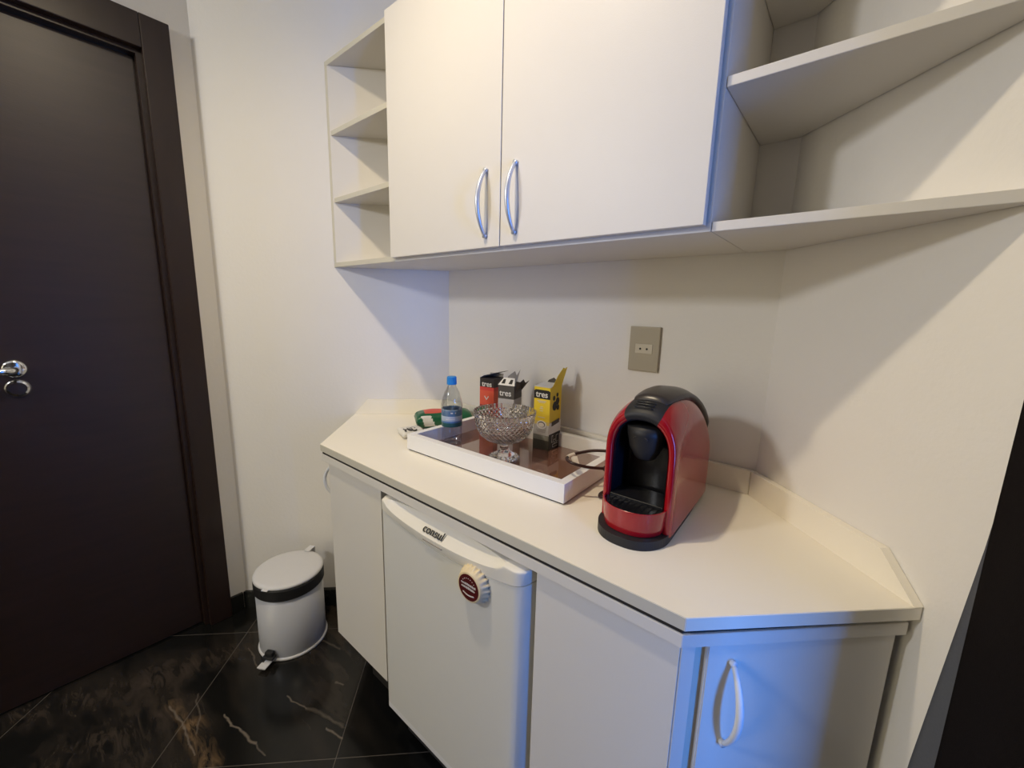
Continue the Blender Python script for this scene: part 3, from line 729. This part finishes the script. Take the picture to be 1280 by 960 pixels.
# ------------------------------------------------------------------ water bottle
t = thing('water_bottle', 'small clear plastic water bottle with blue cap and blue label inside the tray', 'bottle', (0.3085, -0.262, ZT))
b = B()
prof = [(0.0, 0.004), (0.012, 0.002), (0.026, 0.0), (0.031, 0.004), (0.032, 0.012), (0.0305, 0.020), (0.032, 0.028), (0.0312, 0.036), (0.0315, 0.045), (0.0315, 0.112), (0.0330, 0.119), (0.0325, 0.128),
        (0.029, 0.145), (0.023, 0.163), (0.016, 0.176), (0.0125, 0.184), (0.0125, 0.196)]
rings = B()
def petal(k, r, z, a):
    if r < 1e-4: return 1e-5
    return r + (0.0010*math.cos(5*a) if z < 0.015 else 0) + (0.0009*math.cos(8*a+z*60) if 0.106 < z < 0.165 else 0)
lathe(b, prof, 48, rfun=petal)
bt = obj('bottle_body', b, M['pet'], t, local=True, smooth=True)
wat = mat('label_print_base', (0.1, 0.2, 0.35))
lab = banded('bottle_label_print', 'Z', [(0, (0.03, 0.11, 0.10)), (0.058, (0.03, 0.13, 0.12)), (0.071, (0.10, 0.22, 0.42)), (0.076, (0.42, 0.50, 0.60)), (0.092, (0.07, 0.14, 0.25)), (0.110, (0.20, 0.28, 0.36))], scale=0.2)
b = B(); lathe(b, [(0.0318, 0.058), (0.0322, 0.0585), (0.0322, 0.1125), (0.0318, 0.113)], 48, close=True); obj('label', b, lab, t, local=True, smooth=True, label='blue and white wrap label')
b = B(); lathe(b, [(0.0, 0.2125), (0.0125, 0.2125), (0.0142, 0.2105), (0.0145, 0.196), (0.0148, 0.1955), (0.0148, 0.188), (0.0135, 0.1875)], 48, rfun=lambda k, r, z, a: r+(0.0004*math.cos(24*a) if r > .014 else 0) if r > 1e-4 else 1e-5)
obj('cap', b, M['cap'], t, local=True, smooth=False, label='blue screw cap')
b = B()
ang = math.atan2(-0.84, 0.94)
for da, z, ww, hh in ((-.15, .082, .9, .003), (-.05, .087, .7, .002), (0.0, .101, .22, .004), (0.35, .101, .12, .004)):
    vs = []; k = 8
    for j in range(k+1):
        a = ang+da-ww/2+ww*j/k
        vs.append((0.03235*math.cos(a), 0.03235*math.sin(a)))
    V = [b.verts.new((x, y, z)) for x, y in vs]; V2 = [b.verts.new((x*1.01, y*1.01, z+hh)) for x, y in vs]
    for j in range(k): b.faces.new((V[j], V[j+1], V2[j+1], V2[j]))
obj('label_print', b, M['whitep'], bt, local=True)

# ------------------------------------------------------------------ packets behind the tray
def pillow(nx, ny, lx, ly, hz, crimp=0.012, seed=1, bumps=0.004):
    rnd = random.Random(seed); ph = [(rnd.uniform(0, 6), rnd.uniform(0, 6), rnd.uniform(20, 60), rnd.uniform(20, 60)) for _ in range(6)]
    b = B(); G = {}
    for s in (0, 1):
        for i in range(nx+1):
            for j in range(ny+1):
                u = i/nx*2-1; v = j/ny*2-1
                x = u*lx/2; y = v*ly/2
                hx = max(0, 1-abs(u)**9); hy = max(0, 1-abs(v)**3)
                h = hz*(hx*hy)**0.5*0.5
                bu = sum(math.sin(a+x*c)*math.cos(b_+y*d_) for a, b_, c, d_ in ph)/6*bumps*(hx*hy)
                z = hz*0.5 + (h+bu if s else -h) ; y *= 1-0.10*(1-hx)*0 ; y *= (1-0.12*hx*0)
                if abs(u) > 0.9: z += 0.0012*math.sin(v*26)
                if s == 0: z = max(z, 0.0005)
                if s and (i in (0, nx) or j in (0, ny)): G[s, i, j] = G[0, i, j]
                else: G[s, i, j] = b.verts.new((x, y, z))
    for s in (0, 1):
        for i in range(nx):
            for j in range(ny):
                f = [G[s, i, j], G[s, i+1, j], G[s, i+1, j+1], G[s, i, j+1]]
                try: b.faces.new(f if s else f[::-1])
                except ValueError: pass
    return b
def patch(bm_src, pick, lift, name, mt, parent):
    pass
t = thing('coffee_packet', 'crumpled green foil coffee packet with red and white print, lying left of the tray', 'packet', (0.122, -0.135, ZC+.0005), math.radians(58))
b = pillow(72, 40, 0.205, 0.098, 0.060, seed=4, bumps=0.012)
b.faces.ensure_lookup_table()
for f in b.faces:
    c = f.calc_center_median()
    if c.z > 0.036 and -0.070 < c.x < 0.03 and -0.030 < c.y < 0.034: f.material_index = 1
    if 0.012 < c.z < 0.050 and c.y < -0.026 and -0.086+0.35*(0.05-c.z) < c.x < -0.052+0.9*(0.05-c.z)*0.6+0.003*math.sin(c.z*700): f.material_index = 2
obj('foil_bag', b, [M['green'], M['redp'], M['whitep']], t, local=True, smooth=True)
t = thing('sugar_packet', 'small white crumpled packet with black swirls, beside the front corner of the green packet', 'packet', (0.135, -0.290, ZC+.0005), math.radians(70))
b = pillow(20, 14, 0.075, 0.085, 0.026, seed=9, bumps=0.006)
obj('foil_bag', b, M['wbag'], t, local=True, smooth=True)
b = B()
for k in range(6):
    cx, cy, r = -0.010+0.012*(k % 3), -0.026+0.014*(k//3)+0.004*(k % 2), 0.007
    P = [(cx-.010+r*math.cos(a/10*PI*1.3+k), cy+r*1.2*math.sin(a/10*PI*1.3+k), 0.0262) for a in range(11)]
    tube(b, P, 0.0022, 6)
obj('swirl_print', b, M['blackp'], t, local=True)

# ------------------------------------------------------------------ coffee machine
MR = math.radians(1.2)
t = thing('coffee_machine', 'red arched capsule coffee machine with black cavity and dark lid on the worktop', 'coffee machine', (0.958, -0.368, ZC), MR)
def hw(y): return 0.0715 - 0.005*max(0, (y)/0.30)            # half width
HT = [(0.0, 0.246), (0.010, 0.254), (0.035, 0.262), (0.075, 0.268), (0.115, 0.268), (0.15, 0.264), (0.18, 0.256), (0.21, 0.242), (0.24, 0.222), (0.268, 0.196), (0.284, 0.176)]
def ht(y):
    for (a, ha), (c, hc) in zip(HT[:-1], HT[1:]):
        if y <= c: s = (y-a)/(c-a); return ha+(hc-ha)*s
    return HT[-1][1]
def arch(y, w, h, z0, n=26, p=2.35):
    """open arch outline left-bottom -> top -> right-bottom"""
    P = [(-w, y, z0)]
    zs = h - w*1.25                      # spring line
    for k in (0.33, 0.66): P.append((-w, y, z0+(zs-z0)*k))
    for i in range(n+1):
        a = PI - PI*i/n; ca, sa = math.cos(a), math.sin(a)
        P.append((w*math.copysign(abs(ca)**(2/p), ca), y, zs+(h-zs)*abs(sa)**(2/p)))
    for k in (0.66, 0.33): P.append((w, y, z0+(zs-z0)*k))
    P.append((w, y, z0)); return P
def loft(bm, levels, mi=0, pick=None, cap0=False, cap1=False):
    rings = [[bm.verts.new(v) for v in lv] for lv in levels]; nf = []
    for li, (a, c) in enumerate(zip(rings[:-1], rings[1:])):
        for i in range(len(a)-1):
            f = bm.faces.new((a[i], a[i+1], c[i+1], c[i])); f.material_index = pick(li, i) if pick else mi; nf.append(f)
    if cap0: bm.faces.new(rings[0][::-1])
    if cap1: bm.faces.new(rings[-1])
    return rings
b = B()
ZB = 0.012
# cavity rim (inner) -> front ring -> shell to the back
def inner(y, w=0.053, h=0.224): return arch(y, w, h, ZB)
levels = [inner(0.010), inner(0.000, .0545, .2265), arch(-0.004, 0.061, 0.234, ZB), arch(-0.003, 0.067, 0.241, ZB), arch(0.003, 0.0705, 0.247, ZB)]
for y in (0.014, 0.035, 0.06, 0.09, 0.12, 0.15, 0.18, 0.21, 0.24, 0.262, 0.278): levels.append(arch(y, hw(y), ht(y), ZB))
levels.append(arch(0.288, 0.058, 0.165, ZB)); levels.append(arch(0.291, 0.044, 0.140, ZB))
n = len(levels[0])
mid = n//2
def pick(li, i):
    return 1 if (abs(i-(n-1)/2+.5) < 4.3 and li < 13) or (li < 1 and abs(i-(n-1)/2+.5) < 8) else 0
loft(b, levels, pick=pick, cap1=True)
sh = obj('shell', b, [M['red'], M['mblk']], t, local=True, smooth=True)
md = sh.modifiers.new('sub', 'SUBSURF'); md.levels = 1; md.render_levels = 1
# cavity
b = B()
loft(b, [inner(0.004, .0532, .2245), inner(0.030, .0525, .222), inner(0.066, .050, .215), inner(0.072, 0.044, .205)], cap1=True)
obj('cavity', b, M['blk'], t, local=True, smooth=True, label='deep black cup cavity')
# brew head
b = B(); lathe(b, [(0.0, 0.0), (0.018, 0.0), (0.022, 0.004), (0.026, 0.012), (0.032, 0.022), (0.038, 0.05), (0.040, 0.066), (0.0, 0.068)], 40, c=(0, 0.036, 0.144), rfun=lambda k, r, z, a: max(r, 1e-5)*(1.0 if math.sin(a) < 0 else 0.85))
obj('brew_head', b, M['mblk'], t, local=True, smooth=True)
b = B(); tube(b, [(0.017*math.cos(a), 0.008+0.010*math.sin(a)*-1, 0.186+0.006*math.sin(-a+PI)*0) for a in [math.radians(200+14*i) for i in range(11)]], 0.0012, 6)
b.free()
b = B(); tube(b, [(0.015*math.cos(math.radians(160-14*i)), 0.000, 0.186+0.010*math.sin(math.radians(160-14*i))) for i in range(11)], 0.0013, 6)
obj('nozzle_rim', b, M['lid'], t, local=True, smooth=True)
# cup bin: D-shaped red drum with black grille
def dshape(w, d, y0, n=28):
    P = []
    for i in range(n+1):
        a = PI + PI*i/n; P.append((w*math.copysign(abs(math.cos(a))**0.85, math.cos(a)), y0 + d*math.sin(a)))
    return P
b = B()
lv = []
for z, s in ((0.019, 0.93), (0.022, 0.945), (0.030, 0.96), (0.063, 1.0), (0.0655, 1.0), (0.0662, 0.985), (0.0655, 0.955), (0.058, 0.95)):
    lv.append([(x, y, z) for x, y in dshape(0.0625*s, 0.062*s, 0.006)])
rings = loft(b, lv)
for a, c in zip(rings[:-1], rings[1:]): b.faces.new((a[-1], a[0], c[0], c[-1]))
b.faces.new(rings[0][::-1]); b.faces.new(rings[-1])
drum = obj('drip_drum', b, M['red'], t, local=True, smooth=True, label='red rounded drip container')
md = drum.modifiers.new('split', 'EDGE_SPLIT'); md.split_angle = math.radians(40)
b = B(); P = dshape(0.0585, 0.058, 0.010); prism(b, P + [(0.045, 0.060), (-0.045, 0.060)], 0.0585, 0.0605); 
for i in range(-4, 5):
    x = i*0.011; ly = 0.010 - 0.050*math.sqrt(max(0, 1-(x/0.056)**2)); box(b, x-.0018, x+.0018, ly, 0.055, 0.0606, 0.0620)
tube(b, [(0.022*math.cos(2*PI*i/24), 0.026+0.018*math.sin(2*PI*i/24), 0.0635) for i in range(24)], 0.0012, 6)
box(b, -0.0535, 0.0535, 0.000, 0.064, 0.0606, 0.0672, 0.001)
obj('drip_grille', b, M['blk'], t, local=True)
# base
b = B()
for z0, z1, s in ((0.0, 0.0175, 1.0),):
    P = dshape(0.069, 0.073, 0.006); P = P + [(0.066, 0.15), (0.062, 0.262), (-0.062, 0.262), (-0.066, 0.15)]
    prism(b, P, 0.0, 0.018, 0.0022)
obj('base_foot', b, M['mblk'], t, local=True, smooth=False, label='black oval base')
# lid: curved slab riding over the top
b = B(); lv = []
LP = [(0.034, 0.2600, .0305, .003), (0.038, 0.2685, .033, .006), (0.050, 0.2715, .036, .008), (0.075, 0.2745, .039, .008), (0.105, 0.2765, .042, .009), (0.135, 0.2760, .044, .010), (0.165, 0.2715, .045, .010), (0.195, 0.2620, .047, .012),
      (0.225, 0.2470, .050, .013), (0.255, 0.2270, .0525, .014), (0.280, 0.2070, .053, .015), (0.300, 0.1890, .052, .016), (0.311, 0.1760, .048, .015), (0.315, 0.1660, .042, .008)]
for y, z, w_, th in LP:
    sec = []; n_ = 14
    for i in range(n_+1):
        u = -1+2*i/n_; sec.append((w_*u, y, z - 0.013*abs(u)**2.6*(w_/.045)))
    for i in range(n_+1):
        u = 1-2*i/n_; sec.append((w_*u*0.96, y-.001, z - th - 0.014*abs(u)**2.6*(w_/.045)))
    lv.append(sec)
rings = [[b.verts.new(v) for v in s] for s in lv]
for a, c in zip(rings[:-1], rings[1:]):
    for i in range(len(a)): b.faces.new((a[i], a[(i+1) % len(a)], c[(i+1) % len(a)], c[i]))
b.faces.new(rings[0][::-1]); b.faces.new(rings[-1])
obj('lid_lever', b, M['lid'], t, local=True, smooth=True, label='dark brown-black curved lid lever')
# ribs on the black front panel
b = B()
for k, (zz, yy) in enumerate(((0.2525, 0.004), (0.2565, 0.0105), (0.2595, 0.0185))):
    tube(b, [(x, yy+abs(x)*.06, zz-12*x*x*.5) for x in [(-.018+.0045*i) for i in range(9)]], 0.0012, 6)
obj('vent_rib', b, M['blk'], t, local=True, smooth=True)

# power cord of the machine
b = B()
tube(b, catmull([(0.883, -0.248, 0.926), (0.868, -0.262, 0.929), (0.845, -0.282, 0.930), (0.815, -0.310, 0.934), (0.790, -0.326, 0.940), (0.768, -0.318, 0.942), (0.762, -0.298, 0.943), (0.775, -0.274, 0.948), (0.805, -0.250, 0.955), (0.850, -0.232, 0.957), (0.883, -0.222, 0.950)], 8), 0.0036, 8)
tube(b, catmull([(0.883, -0.265, 0.890), (0.866, -0.275, 0.873), (0.842, -0.283, 0.8605), (0.833, -0.262, 0.8602), (0.845, -0.235, 0.8602), (0.866, -0.222, 0.8605), (0.883, -0.222, 0.862)], 8), 0.0036, 8)
cordo = obj('power_cord', b, M['cord'], None, smooth=True)
tt = thing('power_cord', 'dark brown looped power cord leaving the coffee machine over the tray rim', 'cord', (0.80, -0.30, ZC)); cordo.parent = tt; cordo.data.transform(wm(tt).inverted()); cordo.name = 'cable'
b = B(); tube(b, [(0.845, -0.282, 0.930), (0.862, -0.268, 0.9295), (0.880, -0.2505, 0.9265)], [0.006, 0.0085, 0.0085], 10); obj('plug_sleeve', b, M['mblk'], tt, smooth=True)
b = B(); tube(b, [(0.7625, -0.305, 0.9425), (0.764, -0.295, 0.9432), (0.768, -0.285, 0.9455)], [0.0050, 0.0056, 0.0050], 10)
b2 = B(); add(b2, [(0.766, -0.298, 0.944), (0.783, -0.312, 0.932), (0.792, -0.300, 0.930), (0.777, -0.287, 0.944), (0.766, -0.2985, 0.943), (0.783, -0.3125, 0.931), (0.792, -0.3005, 0.929), (0.777, -0.2875, 0.943)],
    [(0, 1, 2, 3), (7, 6, 5, 4), (0, 4, 5, 1), (1, 5, 6, 2), (2, 6, 7, 3), (3, 7, 4, 0)]); merge(b, b2)
obj('cable_tie', b, M['card'], tt, smooth=False, label='pale tape tag on the loop')

# ------------------------------------------------------------------ pedal bin
BR = 0.115
pa = math.radians(-60)       # pedal direction (points at the viewer's left foot)
t = thing('pedal_bin', 'small white metal pedal bin with black collar beside the left base cabinet', 'bin', (-0.290, -0.550, 0.0), pa)
b = B()
lathe(b, [(0.0, 0.006), (BR-.001, 0.006), (BR+.000, 0.010), (BR-.0005, 0.240), (0.0, 0.240)], 64)
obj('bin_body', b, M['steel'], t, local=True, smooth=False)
for p in t.children[0].data.polygons: p.use_smooth = len(p.vertices) == 4
b = B(); lathe(b, [(BR-.003, 0.0), (BR+.004, 0.0), (BR+.0055, 0.005), (BR+.003, 0.010), (BR+.0005, 0.0105)], 64); obj('base_ring', b, M['binlid'], t, local=True, smooth=True)
b = B(); lathe(b, [(0.0, 0.2402), (BR+.002, 0.2402), (BR+.0045, 0.243), (BR+.0045, 0.280), (BR+.001, 0.285), (0.0, 0.285)], 64)
obj('collar', b, M['mblk'], t, local=True, smooth=False, label='black plastic collar')
b = B(); lathe(b, [(0.0, 0.2855), (BR+.002, 0.2855), (BR+.004, 0.288), (BR+.004, 0.292), (BR+.001, 0.2965), (BR-.010, 0.299), (BR*.5, 0.3005), (0.0, 0.3010)], 64)
box(b, BR-.004, BR+.011, -0.012, 0.012, 0.2870, 0.2910, .0015)
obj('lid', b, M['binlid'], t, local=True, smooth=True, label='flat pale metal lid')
b = B(); box(b, -BR-.026, -BR+.012, -0.012, 0.012, 0.3005, 0.3045, .001); box(b, -BR-.026, -BR-.020, -0.012, 0.012, 0.272, 0.3003, .001); box(b, -BR-.020, -BR-.005, -0.010, 0.010, 0.2720, 0.2780, .001)
obj('hinge', b, M['binlid'], t, local=True)
b = B(); box(b, BR-.002, BR+.052, -0.013, 0.013, 0.010, 0.0135, .001); box(b, BR+.030, BR+.054, -0.0165, 0.0165, 0.0140, 0.0175, .001)
pd = obj('pedal', b, M['binlid'], t, local=True)
b = B(); box(b, BR+.001, BR+.018, -0.015, 0.015, 0.0140, 0.046, .004); box(b, BR+.001, BR+.024, -0.021, 0.021, 0.022, 0.031, .003); obj('pedal_bracket', b, M['mblk'], pd, local=True)

# ------------------------------------------------------------------ dark drape at the right edge
t = thing('dark_curtain', 'nearly black hanging cloth with grey-blue edge fold along the right side of the wall', 'curtain', (1.50, -0.42, 0.0))
def drape(edge, width, depth, name, mt, folds, ph=0.0, thick=0.004):
    """edge(z) -> distance along the right wall where the cloth's edge hangs"""
    b = B(); zs = [2.45*(i/40) + 0.01 for i in range(41)]; ns = 28; F = {}
    for s in (0, 1):
        for i, z in enumerate(zs):
            for j in range(ns+1):
                u = j/ns; d0 = edge(z)
                d = d0 + u*width(z)
                off = 0.012 + depth*(0.5+0.5*math.sin(u*folds*PI+ph))*(0.6+0.4*(1-z/2.5)) + s*thick
                F[s, i, j] = b.verts.new((W+q*d - q*off, -q*d - q*off, z))
    for i in range(40):
        for j in range(ns):
            b.faces.new((F[0, i, j], F[0, i, j+1], F[0, i+1, j+1], F[0, i+1, j])); b.faces.new((F[1, i, j], F[1, i+1, j], F[1, i+1, j+1], F[1, i, j+1]))
        for j in (0, ns): b.faces.new((F[0, i, j], F[1, i, j], F[1, i+1, j], F[0, i+1, j]))
    for i in (0, 40):
        for j in range(ns): b.faces.new((F[0, i, j], F[0, i, j+1], F[1, i, j+1], F[1, i, j]))
    return obj(name, b, mt, t, smooth=True)
def ed(z): return 0.452 - (0.00 if z > 1.03 else 0.030*min(1, (1.03-z)/0.45))
drape(lambda z: ed(z)+0.022*0, lambda z: 0.20 if z > 1.03 else .20, 0.006, 'edge_fold', M['curtg'], 1, -PI/2, 0.003)
drape(lambda z: ed(z)+0.001+(0.0 if z > 1.03 else 0.030*min(1, (1.03-z)/0.4)), lambda z: 0.20, 0.020, 'cloth_panel', M['curtain'], 3, -PI/2+.3, 0.006)
